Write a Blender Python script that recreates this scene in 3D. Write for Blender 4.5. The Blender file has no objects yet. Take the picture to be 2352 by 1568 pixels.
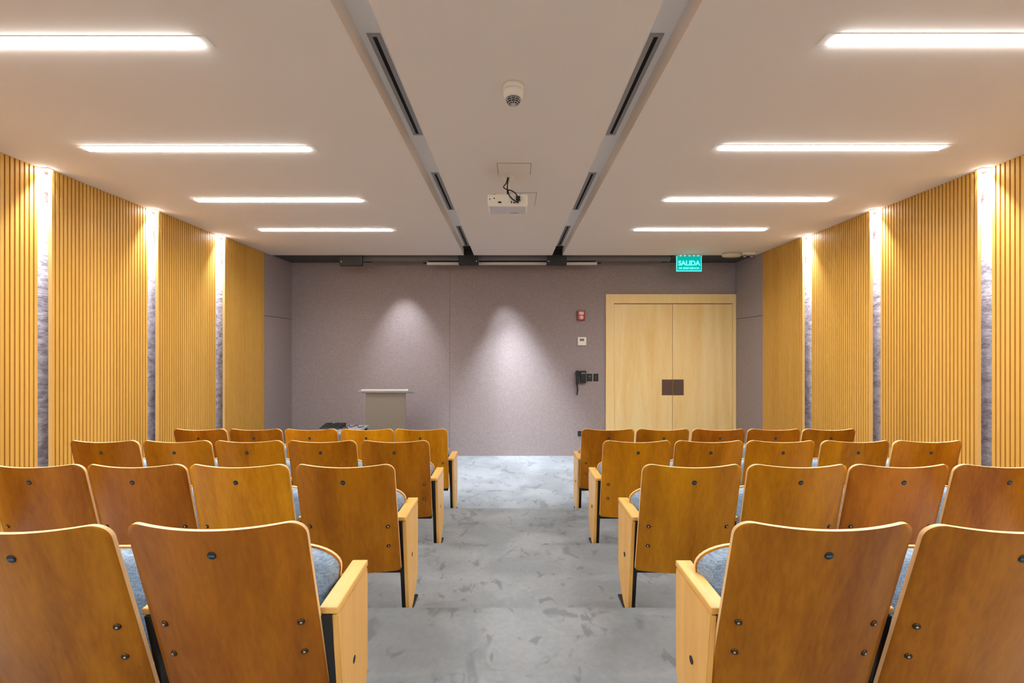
import bpy, bmesh, math, random
from mathutils import Vector
random.seed(7)
S = bpy.context.scene
COL = S.collection
PI = math.pi
CZ = 1.779            # eye height above the stage floor
HC = 1.378            # ceiling above the eye
ZC = CZ + HC          # ceiling height
WL, WR = -3.583, 3.625
YB = 7.13             # stage wall
YE = 6.53             # front edge of the white ceiling
YR = -3.0             # wall behind the camera

# ------------------------------------------------------------------ materials
def new_mat(name):
    m = bpy.data.materials.new(name); m.use_nodes = True
    nt = m.node_tree; nt.nodes.clear()
    out = nt.nodes.new('ShaderNodeOutputMaterial')
    b = nt.nodes.new('ShaderNodeBsdfPrincipled')
    nt.links.new(b.outputs[0], out.inputs[0])
    return m, nt, b
def N(nt, t, **kw):
    n = nt.nodes.new(t)
    for k, v in kw.items(): setattr(n, k, v)
    return n
def setin(n, **kw):
    for k, v in kw.items(): n.inputs[k.replace('_', ' ')].default_value = v
def plain(name, col, rough=.5, metal=0., coat=0., noise=0., nscale=40, bump=0.):
    m, nt, b = new_mat(name)
    b.inputs['Base Color'].default_value = (*col, 1)
    b.inputs['Roughness'].default_value = rough
    b.inputs['Metallic'].default_value = metal
    b.inputs['Coat Weight'].default_value = coat
    b.inputs['Coat Roughness'].default_value = .15
    tc = N(nt, 'ShaderNodeTexCoord'); no = N(nt, 'ShaderNodeTexNoise')
    no.inputs['Scale'].default_value = nscale; no.inputs['Detail'].default_value = 4
    nt.links.new(tc.outputs['Object'], no.inputs['Vector'])
    mx = N(nt, 'ShaderNodeMix', data_type='RGBA')
    mx.inputs[6].default_value = (*[c*(1-noise) for c in col], 1)
    mx.inputs[7].default_value = (*[min(1, c*(1+noise)) for c in col], 1)
    nt.links.new(no.outputs['Fac'], mx.inputs[0]); nt.links.new(mx.outputs[2], b.inputs['Base Color'])
    if bump:
        bp = N(nt, 'ShaderNodeBump'); bp.inputs['Strength'].default_value = bump; bp.inputs['Distance'].default_value = .002
        nt.links.new(no.outputs['Fac'], bp.inputs['Height']); nt.links.new(bp.outputs[0], b.inputs['Normal'])
    return m
def emis(name, col, s):
    m = bpy.data.materials.new(name); m.use_nodes = True
    nt = m.node_tree; nt.nodes.clear()
    out = nt.nodes.new('ShaderNodeOutputMaterial'); e = nt.nodes.new('ShaderNodeEmission')
    e.inputs[0].default_value = (*col, 1); e.inputs[1].default_value = s
    nt.links.new(e.outputs[0], out.inputs[0]); return m
def wood(name, dark, light, band=5., fine=90., rough=.4, coat=0., tint=False, stretch=.12, axis='Z', bandmix=.6, vary=0.):
    m, nt, b = new_mat(name)
    L = nt.links
    tc = N(nt, 'ShaderNodeTexCoord'); oi = N(nt, 'ShaderNodeObjectInfo')
    mp = N(nt, 'ShaderNodeMapping')
    sc = {'X': (stretch, 1, 1), 'Y': (1, stretch, 1), 'Z': (1, 1, stretch)}[axis]
    mp.inputs['Scale'].default_value = sc
    L.new(tc.outputs['Object'], mp.inputs['Vector'])
    ml = N(nt, 'ShaderNodeMath', operation='MULTIPLY'); ml.inputs[1].default_value = 37.
    L.new(oi.outputs['Random'], ml.inputs[0])
    def noise(scale, det, dist, off=0.):
        n = N(nt, 'ShaderNodeTexNoise', noise_dimensions='4D')
        n.inputs['Scale'].default_value = scale; n.inputs['Detail'].default_value = det; n.inputs['Distortion'].default_value = dist
        L.new(mp.outputs[0], n.inputs['Vector']); L.new(ml.outputs[0], n.inputs['W']); return n
    n1 = noise(band, 2, .6); n2 = noise(fine, 3, .2); n3 = noise(band*3.2, 3, 1.4)
    a = N(nt, 'ShaderNodeMath', operation='MULTIPLY_ADD'); a.inputs[1].default_value = bandmix
    L.new(n1.outputs['Fac'], a.inputs[0])
    c = N(nt, 'ShaderNodeMath', operation='MULTIPLY'); c.inputs[1].default_value = (1-bandmix)*.55
    L.new(n2.outputs['Fac'], c.inputs[0]); L.new(c.outputs[0], a.inputs[2])
    d = N(nt, 'ShaderNodeMath', operation='MULTIPLY_ADD'); d.inputs[1].default_value = (1-bandmix)*.45
    L.new(n3.outputs['Fac'], d.inputs[0]); L.new(a.outputs[0], d.inputs[2])
    mr = N(nt, 'ShaderNodeMapRange'); mr.inputs[1].default_value = .33; mr.inputs[2].default_value = .67
    L.new(d.outputs[0], mr.inputs[0])
    mx = N(nt, 'ShaderNodeMix', data_type='RGBA')
    mx.inputs[6].default_value = (*dark, 1); mx.inputs[7].default_value = (*light, 1)
    L.new(mr.outputs[0], mx.inputs[0])
    last = mx.outputs[2]
    if tint:
        t = N(nt, 'ShaderNodeMix', data_type='RGBA', blend_type='MULTIPLY'); t.inputs[0].default_value = 1
        L.new(last, t.inputs[6]); L.new(oi.outputs['Color'], t.inputs[7]); last = t.outputs[2]
    L.new(last, b.inputs['Base Color'])
    b.inputs['Roughness'].default_value = rough
    b.inputs['Coat Weight'].default_value = coat; b.inputs['Coat Roughness'].default_value = .22
    b.inputs['Specular IOR Level'].default_value = .22
    return m
def fabric(name, c1, c2, scale=260, bump=.4, blot=0.):
    m, nt, b = new_mat(name); L = nt.links
    tc = N(nt, 'ShaderNodeTexCoord')
    outs = []
    for k, s in enumerate(((1, 1, .12), (.12, .12, 1))):
        mp = N(nt, 'ShaderNodeMapping'); mp.inputs['Scale'].default_value = s
        L.new(tc.outputs['Object'], mp.inputs[0])
        n = N(nt, 'ShaderNodeTexNoise'); n.inputs['Scale'].default_value = scale; n.inputs['Detail'].default_value = 3
        L.new(mp.outputs[0], n.inputs['Vector']); outs.append(n)
    ad = N(nt, 'ShaderNodeMath', operation='ADD'); L.new(outs[0].outputs['Fac'], ad.inputs[0]); L.new(outs[1].outputs['Fac'], ad.inputs[1])
    mr = N(nt, 'ShaderNodeMapRange'); mr.inputs[1].default_value = .72; mr.inputs[2].default_value = 1.28
    L.new(ad.outputs[0], mr.inputs[0])
    mx = N(nt, 'ShaderNodeMix', data_type='RGBA'); mx.inputs[6].default_value = (*c1, 1); mx.inputs[7].default_value = (*c2, 1)
    L.new(mr.outputs[0], mx.inputs[0]); L.new(mx.outputs[2], b.inputs['Base Color'])
    b.inputs['Roughness'].default_value = .95; b.inputs['Specular IOR Level'].default_value = .15
    bp = N(nt, 'ShaderNodeBump'); bp.inputs['Strength'].default_value = bump; bp.inputs['Distance'].default_value = .0015
    L.new(ad.outputs[0], bp.inputs['Height']); L.new(bp.outputs[0], b.inputs['Normal'])
    return m

def carpet_mat():
    m, nt, b = new_mat('carpet'); L = nt.links
    tc = N(nt, 'ShaderNodeTexCoord')
    def noise(scale, det, dist, vec=None, rough=.5):
        n = N(nt, 'ShaderNodeTexNoise'); n.inputs['Scale'].default_value = scale; n.inputs['Detail'].default_value = det
        n.inputs['Distortion'].default_value = dist; n.inputs['Roughness'].default_value = rough
        L.new(vec or tc.outputs['Object'], n.inputs['Vector']); return n
    def rng(src, a, bb, c=0., d=1.):
        r = N(nt, 'ShaderNodeMapRange'); r.interpolation_type = 'SMOOTHSTEP'
        for i, v in zip((1, 2, 3, 4), (a, bb, c, d)): r.inputs[i].default_value = v
        L.new(src, r.inputs[0]); return r
    big = rng(noise(2.2, 5, .6).outputs['Fac'], .36, .66)
    mp = N(nt, 'ShaderNodeMapping'); mp.inputs['Scale'].default_value = (1, .7, 1); mp.inputs['Location'].default_value = (3.1, 1.7, 0); mp.inputs['Rotation'].default_value = (0, 0, .4)
    L.new(tc.outputs['Object'], mp.inputs[0])
    smudge = rng(noise(5.5, 3, 1.0, mp.outputs[0], .55).outputs['Fac'], .57, .69)
    smudge2 = rng(noise(10, 2, .6, mp.outputs[0]).outputs['Fac'], .61, .71)
    pile = noise(420, 2, 0)
    mid = noise(34, 4, .3)
    m1 = N(nt, 'ShaderNodeMix', data_type='RGBA'); m1.inputs[6].default_value = (.210, .232, .252, 1); m1.inputs[7].default_value = (.278, .302, .325, 1)
    L.new(big.outputs[0], m1.inputs[0])
    def darken(prev, fac, amt):
        mm = N(nt, 'ShaderNodeMath', operation='MULTIPLY'); mm.inputs[1].default_value = amt; L.new(fac, mm.inputs[0])
        x = N(nt, 'ShaderNodeMix', data_type='RGBA'); x.inputs[7].default_value = (.110, .125, .140, 1)
        L.new(mm.outputs[0], x.inputs[0]); L.new(prev, x.inputs[6]); return x.outputs[2]
    c = darken(m1.outputs[2], smudge.outputs[0], .6)
    c = darken(c, smudge2.outputs[0], .6)
    pr = rng(mid.outputs['Fac'], .35, .65); c = darken(c, pr.outputs[0], .14)
    pp = rng(pile.outputs['Fac'], .3, .7); c = darken(c, pp.outputs[0], .22)
    L.new(c, b.inputs['Base Color'])
    b.inputs['Roughness'].default_value = .98; b.inputs['Specular IOR Level'].default_value = .1
    b.inputs['Sheen Weight'].default_value = .15
    bp = N(nt, 'ShaderNodeBump'); bp.inputs['Strength'].default_value = .35; bp.inputs['Distance'].default_value = .003
    L.new(pile.outputs['Fac'], bp.inputs['Height']); L.new(bp.outputs[0], b.inputs['Normal'])
    return m
def stone_mat():
    m, nt, b = new_mat('rough_stone'); L = nt.links
    tc = N(nt, 'ShaderNodeTexCoord')
    mp = N(nt, 'ShaderNodeMapping'); mp.inputs['Scale'].default_value = (1, 1, 2.2); L.new(tc.outputs['Object'], mp.inputs[0])
    n = N(nt, 'ShaderNodeTexNoise'); n.inputs['Scale'].default_value = 9; n.inputs['Detail'].default_value = 9; n.inputs['Roughness'].default_value = .72
    L.new(mp.outputs[0], n.inputs['Vector'])
    r = N(nt, 'ShaderNodeMapRange'); r.inputs[1].default_value = .36; r.inputs[2].default_value = .66; L.new(n.outputs['Fac'], r.inputs[0])
    mx = N(nt, 'ShaderNodeMix', data_type='RGBA'); mx.inputs[6].default_value = (.22, .19, .24, 1); mx.inputs[7].default_value = (.66, .63, .70, 1)
    L.new(r.outputs[0], mx.inputs[0]); L.new(mx.outputs[2], b.inputs['Base Color']); b.inputs['Roughness'].default_value = .9
    bp = N(nt, 'ShaderNodeBump'); bp.inputs['Strength'].default_value = .8; bp.inputs['Distance'].default_value = .02
    L.new(n.outputs['Fac'], bp.inputs['Height']); L.new(bp.outputs[0], b.inputs['Normal'])
    return m

M = {}
M['paint'] = plain('ceiling_paint', (.83, .775, .73), .85, noise=.012, nscale=3)
M['channel'] = plain('channel_paint', (.86, .84, .82), .8, noise=.01)
M['carpet'] = carpet_mat()
M['stone'] = stone_mat()
M['wallfab'] = fabric('wall_fabric', (.285, .243, .250), (.395, .345, .352), 210, .45)
M['slat'] = wood('slat_oak', (.60, .320, .058), (.74, .435, .100), 2.2, 60, .42, .15, stretch=.08)
M['edge_oak'] = wood('panel_edge_oak', (.76, .50, .20), (.84, .58, .26), 3, 60, .45, stretch=.1)
M['door'] = wood('door_oak', (.84, .58, .22), (.97, .81, .45), 5, 90, .38, .1, stretch=.10)
M['casing'] = wood('casing_oak', (.90, .67, .30), (.95, .76, .39), 6, 90, .4, .1, stretch=.1)
M['ply'] = wood('lacquered_ply', (.215, .062, .0012), (.500, .205, .0045), 4.6, 85, .30, .08, tint=True, stretch=.11, bandmix=.62)
M['plyedge'] = plain('ply_edge', (.86, .60, .31), .4, noise=.08, nscale=60)
M['arm'] = wood('armrest_oak', (.72, .40, .095), (.88, .57, .19), 14, 150, .35, .25, stretch=.12, axis='Y')
M['endp'] = wood('end_panel_oak', (.70, .385, .09), (.84, .52, .15), 9, 130, .38, .2, stretch=.1)
M['cush'] = fabric('blue_tweed', (.13, .19, .27), (.36, .46, .58), 330, .5)
M['black'] = plain('black_steel', (.010, .011, .012), .38, noise=.1)
M['blackp'] = plain('black_plastic', (.010, .0125, .016), .5, noise=.1)
M['darkgrey'] = plain('dark_grey_paint', (.034, .037, .036), .6, noise=.08)
M['greyhouse'] = plain('grey_housing', (.16, .155, .165), .5, noise=.06)
M['darkceil'] = plain('dark_ceiling_paint', (.070, .066, .064), .9, noise=.08)
M['steel'] = plain('steel', (.42, .40, .38), .35, 1., noise=.06)
M['bronze'] = plain('dark_bronze_screw', (.09, .06, .04), .32, .9, noise=.1)
M['bright'] = plain('screw_centre', (.65, .6, .55), .25, 1., noise=.05)
M['badgeb'] = plain('badge_blue', (.07, .17, .26), .4, noise=.1)
M['alu'] = plain('aluminium', (.36, .355, .35), .45, .6, noise=.03)
M['slot'] = plain('slot_black', (.004, .004, .004), .9, noise=.1)
M['white'] = plain('white_plastic', (.86, .84, .77), .4, noise=.02)
M['whiteg'] = plain('pale_grey_plastic', (.62, .60, .62), .45, noise=.02)
M['lcd'] = plain('lcd_grey', (.16, .18, .15), .3, noise=.05)
M['red'] = plain('alarm_red', (.36, .02, .025), .35, noise=.08)
M['pink'] = plain('strobe_lens', (.85, .50, .47), .3, noise=.08)
M['lect'] = plain('lectern_laminate', (.235, .205, .170), .5, noise=.02)
M['lecttop'] = plain('lectern_top', (.60, .58, .58), .35, .2, noise=.03)
M['plate'] = plain('brushed_plate', (.16, .115, .10), .42, .6, noise=.12, nscale=12)
M['screen'] = plain('screen_batten', (.72, .70, .68), .5, noise=.02)
M['line'] = plain('seam_dark', (.12, .075, .05), .9, noise=.2, nscale=25)  # dark brown outline around the hatch covers
M['oval'] = plain('emergency_body', (.60, .56, .44), .4, noise=.05)
M['silver'] = plain('silver_sheet', (.62, .66, .74), .3, .5, noise=.15, nscale=18)
M['lamp'] = emis('linear_diffuser', (1.0, .97, .94), 20.)
M['wash'] = emis('wall_washer_lens', (.95, .97, 1.0), 260.)
M['down'] = emis('downlight_lens', (.95, .97, 1.0), 4.)
M['exitg'] = emis('exit_sign_panel', (.0, .36, .30), 1.0)
M['exitt'] = emis('exit_sign_letters', (.14, 1.0, .86), 1.1)
M['led'] = emis('indicator', (.5, .55, .6), .8)

# ------------------------------------------------------------------ mesh helpers
def box(bm, x0, x1, y0, y1, z0, z1, mi=0):
    v = [bm.verts.new((x, y, z)) for x in (x0, x1) for y in (y0, y1) for z in (z0, z1)]
    fs = []
    for q in ((0, 1, 3, 2), (4, 6, 7, 5), (0, 4, 5, 1), (2, 3, 7, 6), (0, 2, 6, 4), (1, 5, 7, 3)):
        f = bm.faces.new([v[i] for i in q]); f.material_index = mi; fs.append(f)
    return v, fs
def bbox(x0, x1, y0, y1, z0, z1, bev=0., seg=2, mi=0):
    bm = bmesh.new(); box(bm, x0, x1, y0, y1, z0, z1, mi)
    if bev: bmesh.ops.bevel(bm, geom=bm.edges[:], offset=bev, segments=seg, affect='EDGES', profile=.6)
    return bm
def prism(bm, pts, x0, x1, mi=0):           # pts (y, z), extruded along x
    a = [bm.verts.new((x0, y, z)) for y, z in pts]; b = [bm.verts.new((x1, y, z)) for y, z in pts]
    n = len(pts)
    fs = [bm.faces.new(a[::-1]), bm.faces.new(b)]
    for i in range(n): fs.append(bm.faces.new((a[i], a[(i+1) % n], b[(i+1) % n], b[i])))
    for f in fs: f.material_index = mi
    return fs
def lathe(bm, prof, c=(0, 0, 0), seg=32, axis='Z', mi=0, smooth=True):
    rings = []
    for r, h in prof:
        ring = []
        for i in range(seg):
            t = 2*PI*i/seg; u, v = r*math.cos(t), r*math.sin(t)
            p = {'Z': (u, v, h), 'Y': (u, h, v), 'X': (h, u, v)}[axis]
            ring.append(bm.verts.new((c[0]+p[0], c[1]+p[1], c[2]+p[2])))
        rings.append(ring)
    for a, b in zip(rings, rings[1:]):
        for i in range(seg):
            f = bm.faces.new((a[i], a[(i+1) % seg], b[(i+1) % seg], b[i])); f.material_index = mi; f.smooth = smooth
    for ring in (rings[0], rings[-1]):
        f = bm.faces.new(ring); f.material_index = mi
def tube(bm, pts, r, seg=8, mi=0):
    pts = [Vector(p) for p in pts]; rings = []
    up = Vector((0, 0, 1))
    for i, p in enumerate(pts):
        t = (pts[min(i+1, len(pts)-1)] - pts[max(i-1, 0)]).normalized()
        a = t.cross(up)
        if a.length < 1e-3: a = t.cross(Vector((0, 1, 0)))
        a.normalize(); b = t.cross(a)
        rings.append([bm.verts.new(p + r*(math.cos(2*PI*k/seg)*a + math.sin(2*PI*k/seg)*b)) for k in range(seg)])
    for a, b in zip(rings, rings[1:]):
        for k in range(seg):
            f = bm.faces.new((a[k], a[(k+1) % seg], b[(k+1) % seg], b[k])); f.smooth = True; f.material_index = mi
    bm.faces.new(rings[0]).material_index = mi; bm.faces.new(rings[-1]).material_index = mi
def spline(ctrl, n=8):
    P = [Vector(c) for c in ctrl]; P = [P[0]] + P + [P[-1]]; out = []
    for i in range(1, len(P)-2):
        for k in range(n):
            t = k/n; a, b, c, d = P[i-1:i+3]
            out.append(.5*((2*b)+(-a+c)*t+(2*a-5*b+4*c-d)*t*t+(-a+3*b-3*c+d)*t**3))
    out.append(P[-1]); return out
def mesh(name, bm, mats):
    bmesh.ops.recalc_face_normals(bm, faces=bm.faces[:])
    me = bpy.data.meshes.new(name); bm.to_mesh(me); bm.free()
    for m in (mats if isinstance(mats, (list, tuple)) else [mats]): me.materials.append(m)
    return me
def place(name, me, parent=None, loc=(0, 0, 0), kind=None):
    o = bpy.data.objects.new(name, me); COL.objects.link(o); o.location = loc
    if parent: o.parent = parent
    if kind: o['kind'] = kind
    return o
def obj(name, bm, mats, parent=None, loc=(0, 0, 0), kind=None):
    return place(name, mesh(name, bm, mats), parent, loc, kind)
def thing(name, label, cat, loc=(0, 0, 0), group=None):
    o = bpy.data.objects.new(name, None); COL.objects.link(o); o.location = loc; o.empty_display_size = .1
    o['label'] = label; o['category'] = cat
    if group: o['group'] = group
    return o
def tag(o, label, cat, group=None):
    o['label'] = label; o['category'] = cat
    if group: o['group'] = group
    return o
def P(px, py, d):                       # where the sight line of a pixel meets the depth plane d
    return Vector(((px-1176)*d/1000, d, CZ-(py-797)*d/1000))

# ------------------------------------------------------------------ room shell
steps = [(4.549, 0.), (3.518, .098), (2.465, .196), (1.42, .305), (.38, .403), (-.66, .501)]
pts = [(YB+.1, 0.), (4.549, 0.)]
lev = 0.
for i, (y, z) in enumerate(steps):
    lev = z + (.098 if i != 2 else .109)
    pts += [(y, z), (y, lev)] if i else [(y, lev)]
pts += [(YR-.1, lev), (YR-.1, -.15), (YB+.1, -.15)]
bm = bmesh.new(); prism(bm, pts, -3.9, 3.95)
bmesh.ops.remove_doubles(bm, verts=bm.verts[:], dist=1e-5)
obj('floor', bm, M['carpet'], kind='structure')

CL0, CL1, CR0, CR1 = -.722, -.571, .603, .757        # the two recessed channels
EC = .11
bm = bmesh.new()
for x0, x1 in ((-3.9, CL0), (CL1, CR0), (CR1, 3.95)):
    box(bm, x0, x1, YR-.1, YE, ZC, ZC+.22)
obj('ceiling', bm, M['paint'], kind='structure')
for n, (x0, x1) in enumerate(((CL0, CL1), (CR0, CR1))):
    bm = bmesh.new(); box(bm, x0-.01, x1+.01, YR-.1, YE, ZC+EC, ZC+EC+.05)
    obj('trim_%d' % (n+1), bm, M['channel'], kind='structure')
bm = bmesh.new(); box(bm, -3.9, 3.95, YE, YB+.1, ZC+.13, ZC+.22); box(bm, -3.9, -2.3, YE+.02, YB+.1, ZC+.004, ZC+.13)
box(bm, 2.45, 3.95, YE+.02, YB+.1, ZC+.004, ZC+.13)
obj('trim_3', bm, M['darkceil'], kind='structure')

XS = -1.02   # seam of the stage wall cloth
bm = bmesh.new()
box(bm, -3.9, XS-.002, YB, YB+.1, 0, ZC+.13); box(bm, XS+.002, 3.95, YB, YB+.1, 0, ZC+.13); box(bm, XS-.003, XS+.003, YB+.006, YB+.1, 0, ZC+.13)
obj('wall_front', bm, M['wallfab'], kind='structure')
bm = bmesh.new(); box(bm, -3.9, 3.95, YR-.1, YR, .5, ZC); obj('wall_back', bm, M['paint'], kind='structure')
bm = bmesh.new(); box(bm, WL-.3, WL-.10, YR, 6.34, 0, ZC); obj('wall_left', bm, M['stone'], kind='structure')
bm = bmesh.new(); box(bm, WR+.10, WR+.3, YR, 6.34, 0, ZC); obj('wall_right', bm, M['stone'], kind='structure')
def cloth_side(name, x0, x1):
    bm = bmesh.new(); box(bm, x0, x1, 6.34, YB, 0, 2.235); box(bm, x0, x1, 6.34, YB, 2.241, ZC+.13)
    obj(name, bm, M['wallfab'], kind='structure')
cloth_side('trim_4', -3.9, -3.605); cloth_side('trim_5', 3.655, 3.95)

# slatted panels: sawtooth in plan, their far ends a little deeper
spans = [(6.34, 5.432), (5.343, 4.407), (4.345, 3.390), (3.340, 2.385), (2.33, 1.375), (1.32, .365), (.31, -.645), (-.70, -1.655), (-1.71, -2.665)]
names_p = ['next to the stage wall', 'second from the stage wall', 'third from the stage wall', 'nearest the camera in the photo',
           'beside the nearest seats', 'level with the camera', 'just behind the camera', 'second behind the camera', 'at the rear of the room']
def slat_panel(sgn, W, far, near, label, zf):
    L = far-near; n = round(L/.0325); p = L/n; e = .045 if far < 6.3 else .02
    prof = []       # (y, depth out of the room)
    def xo(y): return e*(y-near)/L
    for i in range(n):
        y0 = near+i*p; y1 = y0+p
        prof += [(y0, xo(y0)), (y1-.011, xo(y1-.011)), (y1-.011, xo(y1)+.018), (y1, xo(y1)+.018)]
    prof[-2:] = [(far, xo(far))] if False else prof[-2:]
    back = .028
    bm = bmesh.new(); z0, z1 = zf, ZC-.0015
    lo = [bm.verts.new((sgn*(abs(W)+d), y, z0)) for y, d in prof]; hi = [bm.verts.new((sgn*(abs(W)+d), y, z1)) for y, d in prof]
    for i in range(len(prof)-1): bm.faces.new((lo[i], lo[i+1], hi[i+1], hi[i]))
    bl = [bm.verts.new((sgn*(abs(W)+d), y, z)) for y, d, z in ((near, back, z0), (far, back+e, z0), (near, back, z1), (far, back+e, z1))]
    f = bm.faces.new((lo[0], hi[0], bl[2], bl[0])); f.material_index = 1
    f = bm.faces.new((lo[-1], hi[-1], bl[3], bl[1])); f.material_index = 1
    bm.faces.new((bl[0], bl[1], bl[3], bl[2]))
    bm.faces.new(hi + [bl[3], bl[2]]); bm.faces.new(lo + [bl[1], bl[0]])
    o = obj('slatted_wall_panel', bm, [M['slat'], M['edge_oak']])
    tag(o, label, 'wall panel', 'vertical oak slat panels on the side walls')
for sgn, W, side in ((-1, WL, 'left'), (1, WR, 'right')):
    for i, (f, n) in enumerate(spans):
        slat_panel(sgn, W, f, n, 'tall oak vertical slat panel on the %s wall, %s' % (side, names_p[i]), 0 if i < 2 else (.0))
# washers in the gaps
gapn = ['between the two panels by the stage', 'between the middle slat panels', 'beside the slat panel nearest the camera', 'one gap behind the photo edge']
for sgn, W, side in ((-1, WL, 'left'), (1, WR, 'right')):
    for i in range(len(spans)-1):
        y0, y1 = spans[i+1][0]+.004, spans[i][1]-.004
        yc = (y0+y1)/2
        xin, xout = abs(W)-.018, abs(W)+.080
        t = thing('wall_washer', 'small downlight washing the stone gap, %s wall, %s' % (side, (gapn+['level with the nearest seats', 'level with the camera', 'behind the camera', 'unseen, added at the rear'])[i]),
                  'ceiling light', (sgn*(xin+xout)/2, yc, ZC), 'wall washers in the stone gaps')
        hx = (xout-xin)/2; hy = (y1-y0)/2
        bm = bmesh.new(); box(bm, -hx, hx, -hy, hy, -.006, 0); obj('trim_ring', bm, M['white'], t)
        bm = bmesh.new(); box(bm, -hx+.006, hx-.006, -hy+.006, hy-.006, -.009, -.0065); obj('lens', bm, M['wash'], t)

# door
dr = bpy.data.objects.new('door_1', None); COL.objects.link(dr); dr.location = (2.6, YB, 0); dr['kind'] = 'structure'
def dx(px): return (px-1176)*YB/1000-2.6
def dz(py): return CZ-(py-797)*YB/1000
zt, zi = dz(676), dz(697)
bm = bmesh.new()
xo0, xo1, xi0, xi1 = dx(1390.5), dx(1688), dx(1409), dx(1681)
box(bm, xo0, xi0, -.045, 0, 0, zt); box(bm, xi1, xo1, -.045, 0, 0, zt); box(bm, xi0, xi1, -.045, 0, zi, zt)
bmesh.ops.bevel(bm, geom=bm.edges[:], offset=.002, segments=1, affect='EDGES')
obj('door_frame', bm, M['casing'], dr)
xm = dx(1543.5)
for k, (a, b) in enumerate(((xi0+.004, xm-.003), (xm+.003, xi1-.004))):
    lf = obj('door_leaf', bbox(a, b, -.022, -.002, .008, zi-.012, .002, 1), M['door'], dr)
    pa, pb = (dx(1519), xm-.004) if k == 0 else (xm+.004, dx(1569))
    pl = obj('push_plate', bbox(pa, pb, -.026, -.0215, dz(907), dz(871), .001, 1), M['plate'], lf); pl['label'] = 'brushed dark metal push plate'

# ------------------------------------------------------------------ ceiling fittings
Xlight = [(-2.955, -1.410), (1.437, 2.965)]
LP = 13.
rows_y = [5.105, 4.071, 3.010, 1.957, .90, -.16, -1.22, -2.28]  # last four rows are out of view, added to light the room
rown = ['farthest of its column, nearest the stage', 'third in its column from the camera', 'second in its column from the camera', 'nearest the camera, cut by the photo edge',
        'unseen, added just ahead of the camera', 'unseen, added over the camera', 'unseen, added first behind the camera', 'unseen, added at the rear']
for (x0, x1), side in zip(Xlight, ('left', 'right')):
    hw = (x1-x0)/2
    lens = bmesh.new(); box(lens, -hw, hw, -.031, .031, -.012, .0)
    bmesh.ops.bevel(lens, geom=[e for e in lens.edges if all(v.co.z < -.005 for v in e.verts)], offset=.004, segments=2, affect='EDGES')
    lme = mesh('diffuser', lens, M['lamp'])
    fb = bmesh.new(); box(fb, -hw-.05, hw+.05, -.037, -.031, -.003, 0); box(fb, -hw-.05, hw+.05, .031, .037, -.003, 0)
    box(fb, -hw-.05, -hw, -.031, .031, -.003, 0); box(fb, hw, hw+.05, -.031, .031, -.003, 0)
    fme = mesh('light_frame', fb, M['channel'])
    for y, rn in zip(rows_y, rown):
        yy = y + (.008 if side == 'left' else -.008)
        t = thing('linear_light', 'white linear ceiling light on the %s side, %s' % (side, rn), 'ceiling light', ((x0+x1)/2, yy, ZC), 'linear lights across the ceiling')
        place('light_frame', fme, t); place('diffuser', lme, t)
        al = bpy.data.lights.new('linear_lamp', 'AREA'); al.shape = 'RECTANGLE'; al.size = x1-x0; al.size_y = .05; al.energy = LP; al.spread = math.radians(150); al.color = (1., .97, .935)
        ao = bpy.data.objects.new('linear_lamp', al); COL.objects.link(ao); ao.location = ((x0+x1)/2, yy, ZC-.014)
yd = [(2.064, 3.050), (3.711, 4.709), (5.345, 6.365), (.42, 1.41), (-1.22, -.23), (-2.86, -1.87)]
ydn = ['nearest the camera in the photo', 'middle one of three', 'shortest looking, by the stage', 'above the nearest seats', 'unseen, added over the camera', 'unseen, added at the rear']
for side, xa, xb in (('left', -.6905, -.625), ('right', .657, .7225)):
    for (a, b), nn in zip(yd, ydn):
        xm_ = (xa+xb)/2; ym = (a+b)/2; h = (b-a)/2; w = (xb-xa)/2
        t = thing('slot_diffuser', 'grey linear air slot in the %s ceiling channel, %s' % (side, nn), 'air vent', (xm_, ym, ZC+EC), 'air slots in the ceiling channels')
        bm = bmesh.new()
        box(bm, -w, -.0105, -h, h, -.004, 0); box(bm, .0105, w, -h, h, -.004, 0)
        box(bm, -.0105, .0105, -h, -h+.02, -.004, 0); box(bm, -.0105, .0105, h-.02, h, -.004, 0)
        obj('slot_frame', bm, M['alu'], t)
        bm = bmesh.new(); box(bm, -.0105, .0105, -h+.02, h-.02, -.0015, -.0002); obj('slot_opening', bm, M['slot'], t)

# smoke detector
t = thing('smoke_detector', 'round white smoke detector on the ceiling, ahead of the projector', 'smoke detector', (.007, 2.30, ZC))
bm = bmesh.new(); lathe(bm, [(.052, 0), (.056, -.004), (.056, -.024), (.051, -.027)], seg=40); obj('base', bm, M['white'], t)
bm = bmesh.new(); lathe(bm, [(.050, -.027), (.054, -.030), (.053, -.052), (.046, -.064), (.041, -.068)], seg=40); obj('body', bm, M['white'], t)
bm = bmesh.new(); lathe(bm, [(.030, -.066), (.037, -.068), (.034, -.086), (.026, -.094), (.010, -.0985)], seg=32); cage = obj('sensor_chamber', bm, M['slot'], t)
bm = bmesh.new()
for r, z in ((.0395, -.0705), (.0380, -.0775), (.0350, -.0860), (.0270, -.0930), (.0165, -.0975)):
    lathe(bm, [(r-.0022, z+.001), (r+.0010, z+.001), (r+.0010, z-.0014), (r-.0022, z-.0014), (r-.0022, z+.001)], seg=32)
for k in range(10):
    a = 2*PI*k/10
    tube(bm, [(r*math.cos(a), r*math.sin(a), z) for r, z in ((.041, -.067), (.0392, -.077), (.0360, -.086), (.028, -.0935), (.012, -.0985))], .0010, 6)
lathe(bm, [(.001, -.0960), (.012, -.0965), (.010, -.1005), (.001, -.101)], seg=20)
obj('cage', bm, M['whiteg'], t)

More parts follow.
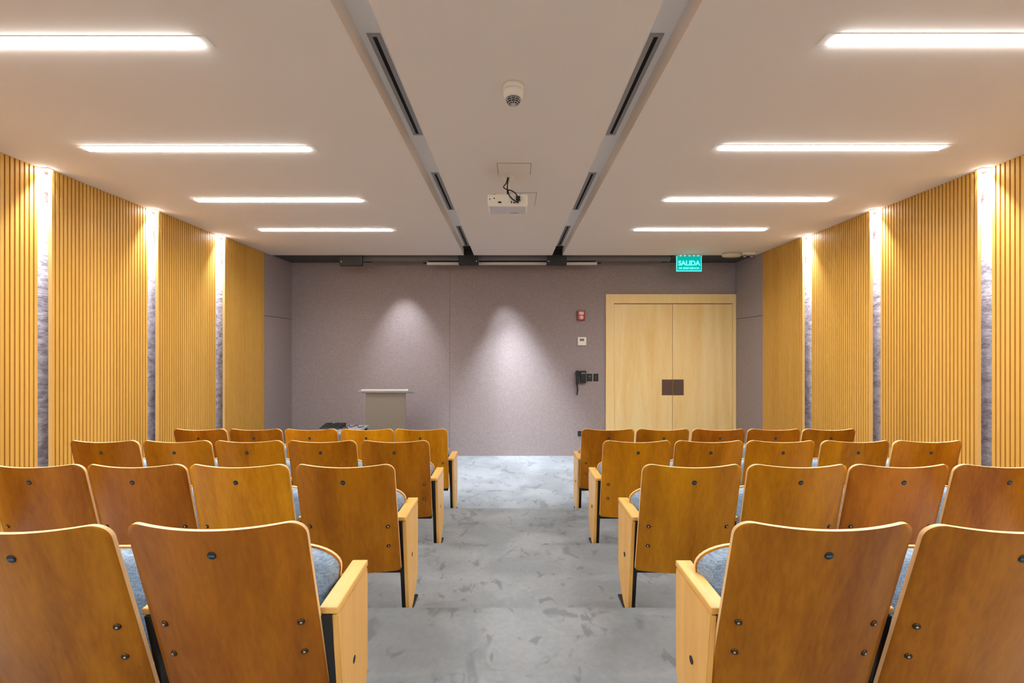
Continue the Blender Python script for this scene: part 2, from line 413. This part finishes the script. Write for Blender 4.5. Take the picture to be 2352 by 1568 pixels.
# hatches
def hatch(x0, x1, y0, y1, label):
    t = thing('ceiling_hatch', label, 'access panel', ((x0+x1)/2, (y0+y1)/2, ZC), 'small ceiling hatches by the projector')
    w, h = (x1-x0)/2, (y1-y0)/2
    bm = bmesh.new(); box(bm, -w, w, -h, h, -.0012, 0); obj('hatch_seam', bm, M['line'], t)
    bm = bmesh.new(); box(bm, -w+.003, w-.0035, -h+.003, h-.0025, -.0022, -.0012); obj('hatch_cover', bm, M['paint'], t)
hatch(-.112, .146, 3.262, 3.482, 'small square ceiling hatch ahead of the projector mount')
hatch(-.02, .222, 3.885, 4.255, 'ceiling hatch partly hidden behind the projector')

# projector
t = thing('projector', 'white projector hanging from the ceiling on a short pole', 'projector', (-.034, 3.51, ZC))
zb = -(HC-1.101); zt_ = zb+.096
bm = bbox(-.157, .157, -.11, .09, zb, zt_, .016, 3)
bd = obj('body', bm, M['white'], t)
obj('underside', bbox(-.142, .142, -.098, .079, zb-.003, zb+.004, .002, 1), M['whiteg'], bd)
bm = bmesh.new(); box(bm, .02, .085, .045, .062, zb-.0045, zb-.003); obj('vent', bm, M['alu'], bd)
for x, z, w, h in ((-.062, .030, .013, .006), (.030, .030, .004, .008), (.052, .027, .009, .004), (.079, .028, .008, .006), (.096, .040, .004, .004), (-.14, .055, .004, .004), (-.105, .060, .005, .004)):
    obj('port', bbox(x-w, x+w, -.1115, -.109, zb+z-h, zb+z+h), M['slot'], bd)
bm = bmesh.new(); lathe(bm, [(.016, -.006), (.016, zt_+.018)], (0, .03, 0), 16); lathe(bm, [(.055, 0), (.055, -.006)], (0, .03, 0), 24)
box(bm, -.05, .05, -.02, .08, zt_+.004, zt_+.018)
for a in range(4): box(bm, -.11 if a % 2 else .1, -.10 if a % 2 else .11, (-.07 if a < 2 else .06), (-.06 if a < 2 else .07), zt_-.004, zt_+.014)
box(bm, -.11, .11, .022, .034, zt_+.008, zt_+.016)
box(bm, -.11, -.098, -.07, .07, zt_+.008, zt_+.016); box(bm, .098, .11, -.07, .07, zt_+.008, zt_+.016)
obj('ceiling_mount', bm, M['white'], t)
def loc(px, py, d): return tuple(P(px, py, d)-Vector((-.034, 3.51, ZC)))
c1 = [(0, .018, -.004), loc(1163, 420, 3.50), loc(1156.5, 429, 3.46), loc(1163, 434.5, 3.44), loc(1174, 437.5, 3.42), loc(1183, 443, 3.40), loc(1189, 451, 3.385)]
bm = bmesh.new(); tube(bm, spline(c1), .0045); v = loc(1190, 454.5, 3.38); box(bm, v[0]-.016, v[0]+.016, v[1]-.012, v[1]+.02, v[2]-.013, v[2]+.012); obj('power_cable', bm, M['blackp'], t)
c2 = [(0.004, .014, -.004), loc(1165.5, 425, 3.47), loc(1166, 437, 3.43), loc(1167.5, 445, 3.41), loc(1175, 455, 3.385), loc(1184, 462, 3.37), (.079, -.118, zb+.030)]
bm = bmesh.new(); tube(bm, spline(c2), .005); tube(bm, [loc(1166, 437, 3.428), loc(1166.8, 444, 3.41)], .0095); box(bm, .071, .087, -.124, -.110, zb+.022, zb+.038); obj('video_cable', bm, M['blackp'], t)

# speakers at the ends of the channels and on the stage side
def speaker(x0, x1, ya, yb, z0, z1, label, mat, dotx, side, brk):
    xc = (x0+x1)/2; w = (x1-x0)/2
    t = thing('loudspeaker', label, 'speaker', (xc, ya, z1), 'small loudspeakers under the dark stage ceiling')
    bx = obj('cabinet', bbox(-w, w, 0, yb-ya, z0-z1, 0, .010, 3), mat, t)
    bm = bmesh.new(); lathe(bm, [(.006, -.002), (.006, .001)], (dotx, 0, z0-z1+.055), 12, 'Y'); obj('indicator', bm, M['led'], t)
    bm = bmesh.new(); box(bm, side*w-.003, side*w+.003, .006, .03, z0-z1+.02, -.01); obj('side_trim', bm, M['greyhouse'], t)
    bm = bmesh.new()
    if brk: box(bm, brk[0]-xc, brk[1]-xc, -.17, .05, ZC+.092-z1, ZC+.10-z1); box(bm, brk[0]-xc, brk[1]-xc, .01, .05, -.01, ZC+.10-z1)
    box(bm, -.03, .03, .03, .07, -.005, ZC+.13-z1)
    obj('bracket', bm, M['black'], t)
speaker(-.806, -.506, 6.56, 6.66, 3.020, 3.19, 'black loudspeaker box at the end of the left ceiling channel', M['blackp'], .12, 1, (CL0+.004, CL1-.004))
speaker(.524, .826, 6.56, 6.66, 3.018, 3.19, 'black loudspeaker box at the end of the right ceiling channel', M['blackp'], -.12, -1, (CR0+.004, CR1-.004))
speaker(-2.61, -2.275, 6.56, 6.66, 3.012, 3.16, 'dark grey loudspeaker under the ceiling edge, far left of the stage', M['darkgrey'], -.13, 1, None)

# projection screen
t = thing('projection_screen', 'rolled up projection screen in a long grey housing above the stage', 'projection screen', (.02, 6.78, ZC+.13))
bm = bmesh.new(); prof = []
for k in range(9):
    a = PI+PI/2*k/8
    prof.append((6.78-6.78+.00+.05*math.cos(a)+.0, -.105+.06*math.sin(a)))
prof = [(-.05, .0)] + [(y, z) for y, z in prof] + [(.05, -.165), (.05, 0)]
prism(bm, prof, -2.36, 2.42); hs = obj('housing', bm, M['greyhouse'], t)
bm = bmesh.new(); prism(bm, [(y*1.06, z*1.03) for y, z in prof], -2.372, -2.36); obj('end_cap', bm, M['alu'], hs)
bm = bmesh.new(); prism(bm, [(y*1.06, z*1.03) for y, z in prof], 2.42, 2.432); obj('end_cap', bm, M['alu'], hs)
bm = bbox(-1.345, 1.305, -.012, .012, -.2275, -.186, .004, 2); bt = obj('batten', bm, M['screen'], t)
for a, b in ((-1.40, -1.345), (1.305, 1.36)): obj('batten_end', bbox(a, b, -.01, .01, -.205, -.19), M['slot'], bt)
bm = bmesh.new(); box(bm, -1.32, 1.28, -.003, .003, -.19, -.16); obj('screen_cloth', bm, M['slot'], t)

# downlights over the stage wall
for x, lb in ((-1.77, 'left'), (-.36, 'right')):
    t = thing('recessed_spotlight', 'small recessed spotlight above the stage wall, the %s one of two' % lb, 'spotlight', (x, 6.60, ZC+.13), 'spotlights above the stage wall')
    bm = bmesh.new(); lathe(bm, [(.045, 0), (.045, -.06), (.038, -.06), (.038, -.02)], seg=24); obj('spot_body', bm, M['black'], t)

# exit sign
t = thing('exit_sign', 'green lit exit sign reading SALIDA hanging from the ceiling edge', 'exit sign', (2.625, 6.46, ZC))
sw, sb, st = .190, -.250, 0.
obj('sign_housing', bbox(-.190, .193, -.02, .02, -.034, .0, .004, 2), M['whiteg'], t)
for k in range(5):
    bm = bmesh.new(); lathe(bm, [(.010, -.0215), (.010, -.0195)], (-.13+.065*k, 0, -.026), 12, 'Y'); obj('led', bm, M['exitt'], t)
pn = obj('sign_panel', bbox(-.183, .183, -.004, .004, sb, -.034, .001, 1), M['exitg'], t)
bm = bmesh.new()
for a in ((-.186, -.178, sb-.003, -.034), (.178, .186, sb-.003, -.034), (-.186, .186, sb-.004, sb+.008)): box(bm, a[0], a[1], -.0065, .0045, a[2], a[3])
obj('sign_border', bm, M['exitt'], pn)
def text(s, size, x, z, parent, mat, name, y=-.006, bold=.004):
    cu = bpy.data.curves.new(name, 'FONT'); cu.body = s; cu.size = size; cu.align_x = 'CENTER'; cu.extrude = .0008; cu.offset = bold
    tmp = bpy.data.objects.new('tmp', cu); COL.objects.link(tmp)
    dg = bpy.context.evaluated_depsgraph_get(); me = bpy.data.meshes.new_from_object(tmp.evaluated_get(dg))
    bpy.data.objects.remove(tmp); me.materials.clear(); me.materials.append(mat)
    o = place(name, me, parent, (x, y, z)); o.rotation_euler = (PI/2, 0, 0); return o
text('SALIDA', .098, 0, -.165, pn, M['exitt'], 'lettering')
text('DE EMERGENCIA', .041, 0, -.222, pn, M['exitt'], 'lettering', bold=.0015)

# emergency light
t = thing('emergency_light', 'pale oval emergency light with small lamp heads by the right wall', 'emergency light', (3.30, 6.35, ZC))
bm = bmesh.new(); lathe(bm, [(.02, -.002), (.125, -.012), (.145, -.035), (.125, -.062), (.02, -.070)], seg=32)
bmesh.ops.scale(bm, vec=(1, .5, 1), verts=bm.verts); bmesh.ops.translate(bm, vec=(-.10, 0, 0), verts=bm.verts)
obj('housing', bm, M['oval'], t)
obj('mounting_plate', bbox(-.2, .05, -.05, .05, -.006, 0, .001, 1), M['white'], t)
obj('wiring_box', bbox(.05, .23, -.04, .05, -.035, 0, .005, 2), M['white'], t)
for x in (.09, .19):
    bm = bmesh.new(); lathe(bm, [(.006, 0), (.020, -.008), (.024, -.030), (.020, -.034)], (x, -.01, -.035), 16); obj('lamp_head', bm, M['alu'], t)

# ------------------------------------------------------------------ things on the stage wall
def wb(px0, px1, py0, py1, dep, bev=.003, y=0., o=(0, 0)):
    return bbox((px0-1176)*YB/1000-o[0], (px1-1176)*YB/1000-o[0], -dep-y, -y, CZ-(py1-797)*YB/1000-o[1], CZ-(py0-797)*YB/1000-o[1], bev, 2)
def wo(px, py): return ((px-1176)*YB/1000, CZ-(py-797)*YB/1000)
o = wo(1334, 725); t = thing('fire_alarm', 'small red fire alarm strobe on the grey wall, left of the door', 'fire alarm', (o[0], YB, o[1]))
obj('mounting_plate', wb(1326, 1342, 715, 735, .004, .001, o=o), M['red'], t)
obj('alarm_body', wb(1325, 1343, 714, 736, .04, .006, o=o), M['red'], t)
obj('strobe_lens', wb(1329, 1340, 716, 723, .012, .003, .04, o), M['pink'], t)
bm = bmesh.new(); lathe(bm, [(.040, -.050), (.030, -.058), (.008, -.060)], (.002, 0, -.028), 20, 'Y'); lathe(bm, [(.040, -.040), (.040, -.050)], (.002, 0, -.028), 20, 'Y'); obj('sounder', bm, M['pink'], t)
o = wo(1336, 783); t = thing('thermostat', 'small white square thermostat below the red fire alarm', 'thermostat', (o[0], YB, o[1]))
obj('mounting_plate', wb(1328, 1344.5, 775.5, 791.5, .004, .001, o=o), M['white'], t)
obj('thermostat_body', wb(1326.5, 1346, 774, 793, .028, .004, o=o), M['white'], t)
bm = wb(1331, 1341, 777.5, 783, .002, .0004, .028, o); obj('display', bm, M['lcd'], t)
# telephone
o = wo(1334, 865); t = thing('wall_telephone', 'black wall telephone with a hanging coiled cord beside two switches', 'telephone', (o[0], YB, o[1]))
obj('phone_body', wb(1332, 1345.5, 851, 879, .05, .008, o=o), M['blackp'], t)
obj('cradle_strip', wb(1334, 1343.5, 855.5, 857.5, .002, .0004, .05, o), M['alu'], t)
bm = wb(1321.5, 1328.5, 850, 881, .035, .008, .045, o)
vv, _ = box(bm, (1321.5-1176)*YB/1000-o[0], (1332-1176)*YB/1000-o[0], -.05, -.002, CZ-(862-797)*YB/1000-o[1], CZ-(853-797)*YB/1000-o[1])
obj('handset', bm, M['blackp'], t)
bm = bmesh.new(); p0 = Vector(((1324-1176)*YB/1000-o[0], -.05, CZ-(880-797)*YB/1000-o[1])); cpts = []
for k in range(150):
    u = k/149; a = u*2*PI*11
    cpts.append(p0+Vector((.012*math.cos(a)+.012*math.sin(u*3), .012*math.sin(a), -.185*u)))
tube(bm, cpts, .0045, 6)
obj('coiled_cord', bm, M['blackp'], t)
for a, b, lab in ((1348, 1360, 'black light switch plate right next to the wall telephone'), (1363, 1374, 'black light switch plate nearest the door frame')):
    o = wo((a+b)/2, 866.5); t = thing('light_switch', lab, 'light switch', (o[0], YB, o[1]), 'black switches beside the telephone')
    obj('switch_plate', wb(a, b, 858, 875, .010, .003, o=o), M['blackp'], t)
    obj('rocker', wb(a+3, b-3, 861.5, 871.5, .004, .001, .010, o), M['darkgrey'], t)
    if a == 1348: obj('status_marks', wb(a+4.5, b-4.5, 863, 864.5, .001, .0002, .014, o), M['alu'], t)
o = wo(1331, 995); t = thing('wall_outlet', 'small black wall outlet low on the wall beside the front row', 'outlet', (o[0], YB, o[1]))
obj('outlet_plate', wb(1327, 1337, 989.5, 1001, .010, .003, o=o), M['blackp'], t)
obj('socket', wb(1329.5, 1334.5, 992, 998.5, .002, .0006, .010, o), M['darkgrey'], t)

# lectern
t = thing('lectern', 'grey lectern with pale overhanging top standing left on the stage', 'lectern', (-1.80, 6.2, 0))
obj('front_panel', bbox(-.282, .282, 0, .022, .03, 1.128, .002, 1), M['lect'], t)
obj('column', bbox(-.20, .20, .022, .26, .03, 1.10, .004, 2), M['lect'], t)
obj('base_plate', bbox(-.32, .32, -.04, .40, 0, .03, .005, 2), M['lecttop'], t)
bm = bmesh.new(); prism(bm, [(-.05, 1.165), (-.045, 1.185), (.36, 1.118), (.36, 1.095), (.0, 1.122), (-.03, 1.135)], -.335, .335)
prism(bm, [(-.045, 1.150), (-.05, 1.165), (.36, 1.098), (.36, 1.08)], -.37, .36)
bmesh.ops.bevel(bm, geom=bm.edges[:], offset=.003, segments=1, affect='EDGES')
obj('top', bm, M['lecttop'], t)

# side table and the gear on it
t = thing('side_table', 'low table with a silver top beside the lectern, mostly behind the front row', 'table', (-2.235, 5.70, 0))
obj('tabletop', bbox(-.27, .27, -.28, .28, .685, .71, .004, 2), M['silver'], t)
for sx in (-.24, .24):
    for sy in (-.25, .25):
        obj('leg', bbox(sx-.015, sx+.015, sy-.015, sy+.015, 0, .685), M['black'], t)
t = thing('audio_mixer', 'small black audio mixer on the side table beside the lectern', 'mixer', (-2.37, 5.78, .71))
bm = bmesh.new(); prism(bm, [(-.12, 0), (.13, 0), (.13, .045), (.10, .05), (-.12, .015)], -.14, .12); bmesh.ops.bevel(bm, geom=bm.edges[:], offset=.004, segments=1, affect='EDGES'); obj('body', bm, M['blackp'], t)
for k, (x, y) in enumerate(((-.08, .06), (-.02, .06), (.04, .06), (-.08, 0), (-.02, 0), (.04, 0), (.09, .03))):
    z = .015+.035*(y+.12)/.22
    bm = bmesh.new(); lathe(bm, [(.010, 0), (.009, .014)], (x, y, z), 12); obj('knob', bm, M['bright' if k == 1 else 'darkgrey'], t)
def cable(label, pts, r=.005):
    pts = [Vector(p) for p in pts]; o0 = pts[0].copy(); bm = bmesh.new(); tube(bm, spline([p-o0 for p in pts]), r, 8)
    tag(obj('cable', bm, M['blackp'], loc=o0), label, 'cable', 'cables lying on the side table')
cable('black cable looped across the silver tabletop towards the lectern', [(-2.235, 5.80, .716), (-2.20, 5.88, .722), (-2.15, 5.80, .716), (-2.10, 5.90, .722), (-2.03, 5.78, .716), (-1.99, 5.86, .716)])
cable('black cable coiled beside the audio mixer', [(-2.235, 5.70, .716), (-2.20, 5.66, .718), (-2.16, 5.72, .718), (-2.20, 5.76, .722), (-2.232, 5.73, .728), (-2.22, 5.68, .730), (-2.14, 5.69, .718)])
#tp = obj('paper_sheet', bbox(-.12, .12, -.09, .09, 0, .004), M['white'], loc=(-2.08, 5.84, .71)); tp.rotation_euler = (0, 0, .2); bpy.data.objects.remove(tp)

# ------------------------------------------------------------------ seats
def rows_to_sheets(bm, w, zs, r, fy, th, mi_back, mi_front, mi_edge, nx=22, rb=0., rx=None, cv=0.):
    z0, z1 = zs[0], zs[-1]
    def hw(z):
        h = w
        if z > z1-r: h = w-(rx or r)*(1-math.sqrt(max(0, 1-((z-(z1-r))/r)**2)))
        if rb and z < z0+rb: h = min(h, w-(rb-math.sqrt(max(0, rb*rb-(z0+rb-z)**2))))
        return h
    A, B = [], []
    for z in zs:
        H = hw(z); ra, rbk = [], []
        for i in range(nx+1):
            x = H*(2*i/nx-1)
            y = fy(x, z); t = th(x, z, H)
            zz = z+cv*(x/w)**2*max(0, (z-z0)/(z1-z0)); ra.append(bm.verts.new((x, y, zz))); rbk.append(bm.verts.new((x, y+t, zz)))
        A.append(ra); B.append(rbk)
    for j in range(len(zs)-1):
        for i in range(nx):
            f = bm.faces.new((A[j][i], A[j][i+1], A[j+1][i+1], A[j+1][i])); f.smooth = True; f.material_index = mi_back
            f = bm.faces.new((B[j][i], B[j+1][i], B[j+1][i+1], B[j][i+1])); f.smooth = True; f.material_index = mi_front
        for s in (0, nx):
            f = bm.faces.new((A[j][s], A[j+1][s], B[j+1][s], B[j][s])); f.material_index = mi_edge
    for j in (0, len(zs)-1):
        for i in range(nx):
            f = bm.faces.new((A[j][i], A[j][i+1], B[j][i+1], B[j][i])); f.material_index = mi_edge
def zlist(z0, z1, r, n=10, rb=0.):
    a = [z0+rb*(1-math.cos(PI/2*k/5)) for k in range(5)] if rb else []
    a += [z0+rb+(z1-r-z0-rb)*k/n for k in range(n)]
    return a + [z1-r+r*math.sin(PI/2*k/9) for k in range(10)]
BW, ZT, ZBT, SAG, LEAN = .265, .950, .320, .038, .140
def back_y(x, z): return SAG*(x/BW)**2*(1-.0*z)+LEAN*(ZT-z)/(ZT-ZBT)
bm = bmesh.new(); rows_to_sheets(bm, BW, zlist(ZBT, ZT, .052, 12, .014), .052, back_y, lambda x, z, H: .013, 0, 0, 1, 26, .014, None, .017)
ME_back = mesh('back_shell', bm, [M['ply'], M['plyedge']])
def cush_th(w, z0, z1, T):
    def f(x, z, H):
        u = abs(x)/H if H else 1; v = abs((z-(z0+z1)/2)/((z1-z0)/2))
        return T*(max(0, 1-u**16)**.5)*(max(0, 1-v**16)**.5)+.006
    return f
cw, c0, c1_ = .243, .46, .932
bm = bmesh.new(); rows_to_sheets(bm, cw, zlist(c0, c1_, .05, 12, .03), .05, lambda x, z: back_y(x, z)+.0135, cush_th(cw, c0, c1_, .045), 0, 0, 0, 24, .03)
ME_bcush = mesh('back_cushion', bm, M['cush'])
s0, s1, sw_ = .375, .724, .243
def seat_y(x, z): return .315+.105*(z-s0)/(s1-s0)-.010*(x/sw_)**2
bm = bmesh.new(); rows_to_sheets(bm, sw_, zlist(s0, s1, .075, 8, .02), .075, seat_y, lambda x, z, H: .013, 0, 0, 1, 22, .02, .19)
ME_seat = mesh('seat_pan', bm, [M['ply'], M['plyedge']])
bm = bmesh.new()
g = cush_th(.233, s0+.01, s1-.008, .052)
rows_to_sheets(bm, .237, zlist(s0+.01, s1-.007, .072, 8, .02), .072, lambda x, z: seat_y(x, z)-.0005, lambda x, z, H: -g(x, z, H), 0, 0, 0, 22, .02, .185)
ME_scush = mesh('seat_cushion', bm, M['cush'])
bm = bmesh.new(); prism(bm, [(.150, .610), (.455, .610), (.445, .54), (.40, .30), (.372, .012), (.285, .012), (.245, .25)], -.0155, .0155)
ME_frame = mesh('side_frame', bm, M['black'])
bm = bmesh.new(); prism(bm, [(.150, .610), (.455, .610), (.445, .54), (.40, .30), (.372, .012), (.270, .012), (.232, .25)], -.0085, .0085)
ME_framen = mesh('side_frame', bm, M['black'])
bm = bmesh.new(); box(bm, -.026, .026, .255, .500, 0, .010); box(bm, -.017, .017, .27, .40, .010, .02)
bmesh.ops.bevel(bm, geom=bm.edges[:], offset=.0015, segments=1, affect='EDGES')
ME_foot = mesh('foot_plate', bm, M['black'])
bm = bmesh.new(); lathe(bm, [(.009, 0), (.009, .005), (.005, .008), (.001, .0085)], (0, .268, .010), 12)
ME_bolt = mesh('foot_bolt', bm, M['bright'])
bm = bbox(-.031, .031, .158, .478, .610, .633, .005, 3); ME_arm = mesh('armrest', bm, M['arm'])
bm = bbox(-.024, .024, .158, .478, .610, .633, .005, 3); ME_armn = mesh('armrest', bm, M['arm'])
pp = [(.160, .606), (.470, .606), (.474, .575), (.474, .215), (.460, .165), (.425, .110), (.345, .045), (.300, .030), (.255, .045), (.238, .08)]
bm = bmesh.new(); prism(bm, pp, -.010, .010); bmesh.ops.bevel(bm, geom=[e for e in bm.edges if abs(e.verts[0].co.x-e.verts[1].co.x) < 1e-6], offset=.002, segments=2, affect='EDGES')
ME_endp = mesh('end_panel', bm, M['endp'])
bm = bmesh.new(); lathe(bm, [(.0135, -.0025), (.0135, 0)], (0, .317, .35), 20, 'X'); ME_pbadge = mesh('panel_badge', bm, M['blackp'])
bm = bmesh.new(); box(bm, -.240, .240, .275, .315, .262, .300); ME_beam = mesh('cross_beam', bm, M['black'])
bm = bmesh.new(); lathe(bm, [(.0125, .002), (.0125, -.0018), (.0105, -.0026)], (0, 0, 0), 24, 'Y'); ME_badge = mesh('badge', bm, M['blackp'])
bm = bmesh.new()
for k in range(5): box(bm, -.0085+.0036*k, -.0058+.0036*k, -.0033, -.0024, -.0026+(.0006 if k % 2 else 0), .0026)
box(bm, -.0088, .0088, -.0031, -.0024, -.0036, -.0029)
ME_bmark = mesh('badge_mark', bm, M['badgeb'])
bm = bmesh.new(); lathe(bm, [(.0112, .002), (.0112, -.0012), (.0088, -.0036), (.0048, -.0042)], (0, 0, 0), 20, 'Y'); ME_screw = mesh('screw', bm, M['bronze'])
bm = bmesh.new(); lathe(bm, [(.0048, -.0040), (.0040, -.0056), (.001, -.0062)], (0, 0, 0), 12, 'Y'); ME_sc = mesh('screw_centre', bm, M['bright'])
bm = bmesh.new(); lathe(bm, [(.012, -.018), (.012, .018)], (0, .325, .40), 14, 'X'); ME_piv = mesh('pivot', bm, M['black'])

def chair(x, y, z, label, group, side, off_in, off_out, end_in, end_out, tint, tilt=0., yaw=0., lean=0.):
    """side = +1 when the aisle lies at +x of the seat. off_in/off_out: where the standards stand."""
    r = thing('auditorium_seat', label, 'seat', (x, y, z), group)
    r.rotation_euler = (0, 0, yaw)
    def part(n, me, p=None, loc=(0, 0, 0)):
        o = place(n, me, p or r, loc); return o
    b = part('back_shell', ME_back); b.color = (*tint, 1)
    bc = part('back_cushion', ME_bcush)
    for q in (b, bc):
        q.rotation_euler = (lean, 0, 0); q.location = (0, ZT*math.sin(lean), ZT*(1-math.cos(lean)))
    bd = part('badge', ME_badge, b, (0, back_y(0, .868)-.0005, .868)); bd.rotation_euler = (.22, 0, 0); bd['label'] = 'small round dark badge'
    part('badge_mark', ME_bmark, bd)
    for sx, sz in ((-.213, .600), (.213, .600), (-.209, .482), (.209, .482)):
        s = part('screw', ME_screw, b, (sx, back_y(sx, sz), sz)); s.rotation_euler = (.22, 0, (.33 if sx > 0 else -.33))
        part('screw_centre', ME_sc, b, (sx, back_y(sx, sz), sz)).rotation_euler = s.rotation_euler
    st_ = part('seat_pan', ME_seat); st_.color = (*tint, 1); part('seat_cushion', ME_scush)
    part('cross_beam', ME_beam)
    lst = [(side*off_in, end_in, 1)]
    if end_out: lst.append((-side*off_out, True, 0))
    for ox, is_end, inner in lst:
        dirn = 1 if ox > 0 else -1
        if is_end:
            sf = part('side_frame', ME_frame, None, (ox-dirn*.005, 0, 0)); part('armrest', ME_arm, None, (ox, 0, 0))
            pnl = part('end_panel', ME_endp, None, (ox+dirn*.0205, 0, 0)); part('panel_badge', ME_pbadge, pnl, (dirn*.0105, 0, 0))
        else:
            dy = .022 if lean > .05 else 0; part('side_frame', ME_framen, None, (ox, dy, 0)); part('armrest', ME_armn, None, (ox, dy, 0))
        fp = part('foot_plate', ME_foot, None, (ox, 0, 0)); part('foot_bolt', ME_bolt, fp)
    return r

D = [1.255, 2.275, 3.325, 4.325]
ZF = [.297, .196, .098, 0.]
ARM = {'L': [-.565, -.594, -.596, -.600], 'R': [.646, .671, .669, .679]}
rowsL = [[484, 36], [787, 541, 303, 66], [905, 736, 567, 400, 232], [965, 841, 711, 583, 455]]
rowsR = [[1907, 2340], [1595, 1840, 2077, 2320], [1466, 1633, 1799, 1972, 2139], [1398, 1525, 1654, 1782, 1909]]
B_, G_, Y_, O_, R_ = (.96, .88, .9), (1.62, 1.85, 2.6), (1.35, 1.45, 1.0), (1.1, 1.08, .9), (1.02, .86, .9)
tints = {('L', 0): [B_, (1.0, 1.02, 1.0)], ('L', 1): [(1., .97, 1.), G_, (1., .9, .95), B_], ('L', 2): [(1., .95, .9), O_, Y_, (1.1, 1.1, 1), B_],
         ('L', 3): [(1.7, 1.85, 1.2), (1.85, 1.95, 1.3), (1.75, 1.75, 1.3), (1.05, .95, .9), R_], ('R', 0): [(1.03, 1.06, 1.1), (1., 1., 1.1)], ('R', 1): [(1.22, 1.36, 1.6), (1.25, 1.36, 1.7), (1.05, .92, 1.6), (1.05, .95, 1.4)],
         ('R', 2): [(1.3, 1.36, 1.), (1.25, 1.28, 1.), (1.3, 1.36, 1.), (1.2, 1.28, 1.), (1.2, 1.15, 1.)], ('R', 3): [(1.02, .95, .8), O_, R_, R_, O_]}
rown_ = ['nearest row', 'second row from the camera', 'third row from the camera', 'front row by the stage']
posn = ['aisle seat', 'second seat from the aisle', 'third seat from the aisle', 'fourth seat from the aisle', 'fifth seat from the aisle']
dyn = {('L', 0, 1): -.020, ('R', 0, 1): -.018}
for S_, rr, side in (('L', rowsL, 1), ('R', rowsR, -1)):
    blk = 'left' if S_ == 'L' else 'right'
    for i, lst in enumerate(rr):
        xs = [(p-1176)*(D[i]+dyn.get((S_, i, k), 0)+.018)/1000 for k, p in enumerate(lst)]
        if i == 0: xs[1] -= side*.018
        for k, x in enumerate(xs):
            y = D[i]+dyn.get((S_, i, k), 0)
            tn = tints[(S_, i)][k]
            adj = 'golden' if tn[1] > 1.25 else ('reddish brown' if tn[1] < .9 else 'honey brown')
            lab = '%s plywood %s, %s block, %s' % (adj, posn[k], blk, rown_[i])
            if k == 0: off_in = abs(ARM[S_][i]-x)-.0305
            else: off_in = abs(xs[k-1]-x)/2-(.017 if i == 0 else 0)
            last = (k == len(xs)-1)
            chair(x, y, ZF[i]+.001, lab, 'tip-up seats in the %s block' % blk, side, off_in, .280, k == 0, last, tn, random.uniform(-.003, .003), {('L', 0, 0): .022, ('L', 0, 1): .0, ('R', 0, 0): -.012, ('R', 0, 1): .0}.get((S_, i, k), 0), .066 if i == 0 else (.015 if i == 1 else 0))

# ------------------------------------------------------------------ lights
def spot(name, loc, target, power, ang, blend, col, size=.03):
    l = bpy.data.lights.new(name, 'SPOT'); l.energy = power; l.spot_size = math.radians(ang); l.spot_blend = blend; l.color = col; l.shadow_soft_size = size
    o = bpy.data.objects.new(name, l); COL.objects.link(o); o.location = loc
    o.rotation_euler = (Vector(target)-Vector(loc)).to_track_quat('-Z', 'Y').to_euler()
spot('stage_spot_lamp', (-1.77, 6.60, ZC+.06), (-1.72, YB, .95), 120, 56, 1., (.93, .95, 1.))
spot('stage_spot_lamp', (-.36, 6.60, ZC+.06), (.58, YB, .05), 300, 36, 1., (.88, .93, 1.))  # supplementary lamp added to brighten the lower part of the stage wall
spot('stage_spot_lamp', (-.36, 6.60, ZC+.06), (.24, YB, .85), 120, 46, 1., (.90, .94, 1.))
spot('stage_spot_lamp', (-.36, 6.60, ZC+.06), (.0, 6.25, 0), 720, 64, 1., (.88, .93, 1.))
for sgn, W in ((-1, WL), (1, WR)):
    for i in range(5):
        yc = (spans[i+1][0]+spans[i][1])/2
        spot('wall_washer_lamp', (sgn*(abs(W)+.010), yc, ZC-.014), (sgn*(abs(W)+.055), yc-.13, .8), 240, 66, 1., (.93, .95, 1.), .02)

w = bpy.data.worlds.new('world'); S.world = w; w.use_nodes = True
w.node_tree.nodes['Background'].inputs[0].default_value = (.05, .05, .05, 1); w.node_tree.nodes['Background'].inputs[1].default_value = .2

cam = bpy.data.cameras.new('camera'); co = bpy.data.objects.new('camera', cam); COL.objects.link(co)
co.location = (0, 0, CZ); co.rotation_euler = (PI/2, 0, 0)
cam.sensor_width = 36; cam.lens = 36*1000/2352; cam.shift_y = 13/2352; cam.clip_start = .05
S.camera = co
S.view_settings.view_transform = 'Standard'; S.view_settings.look = 'None'; S.view_settings.gamma = 1
S.view_settings.use_curve_mapping = False; S.view_settings.exposure = .40
S.cycles.use_denoising = True; S.cycles.max_bounces = 8; S.cycles.diffuse_bounces = 5; S.cycles.caustics_reflective = False
S.cycles.sample_clamp_indirect = 6
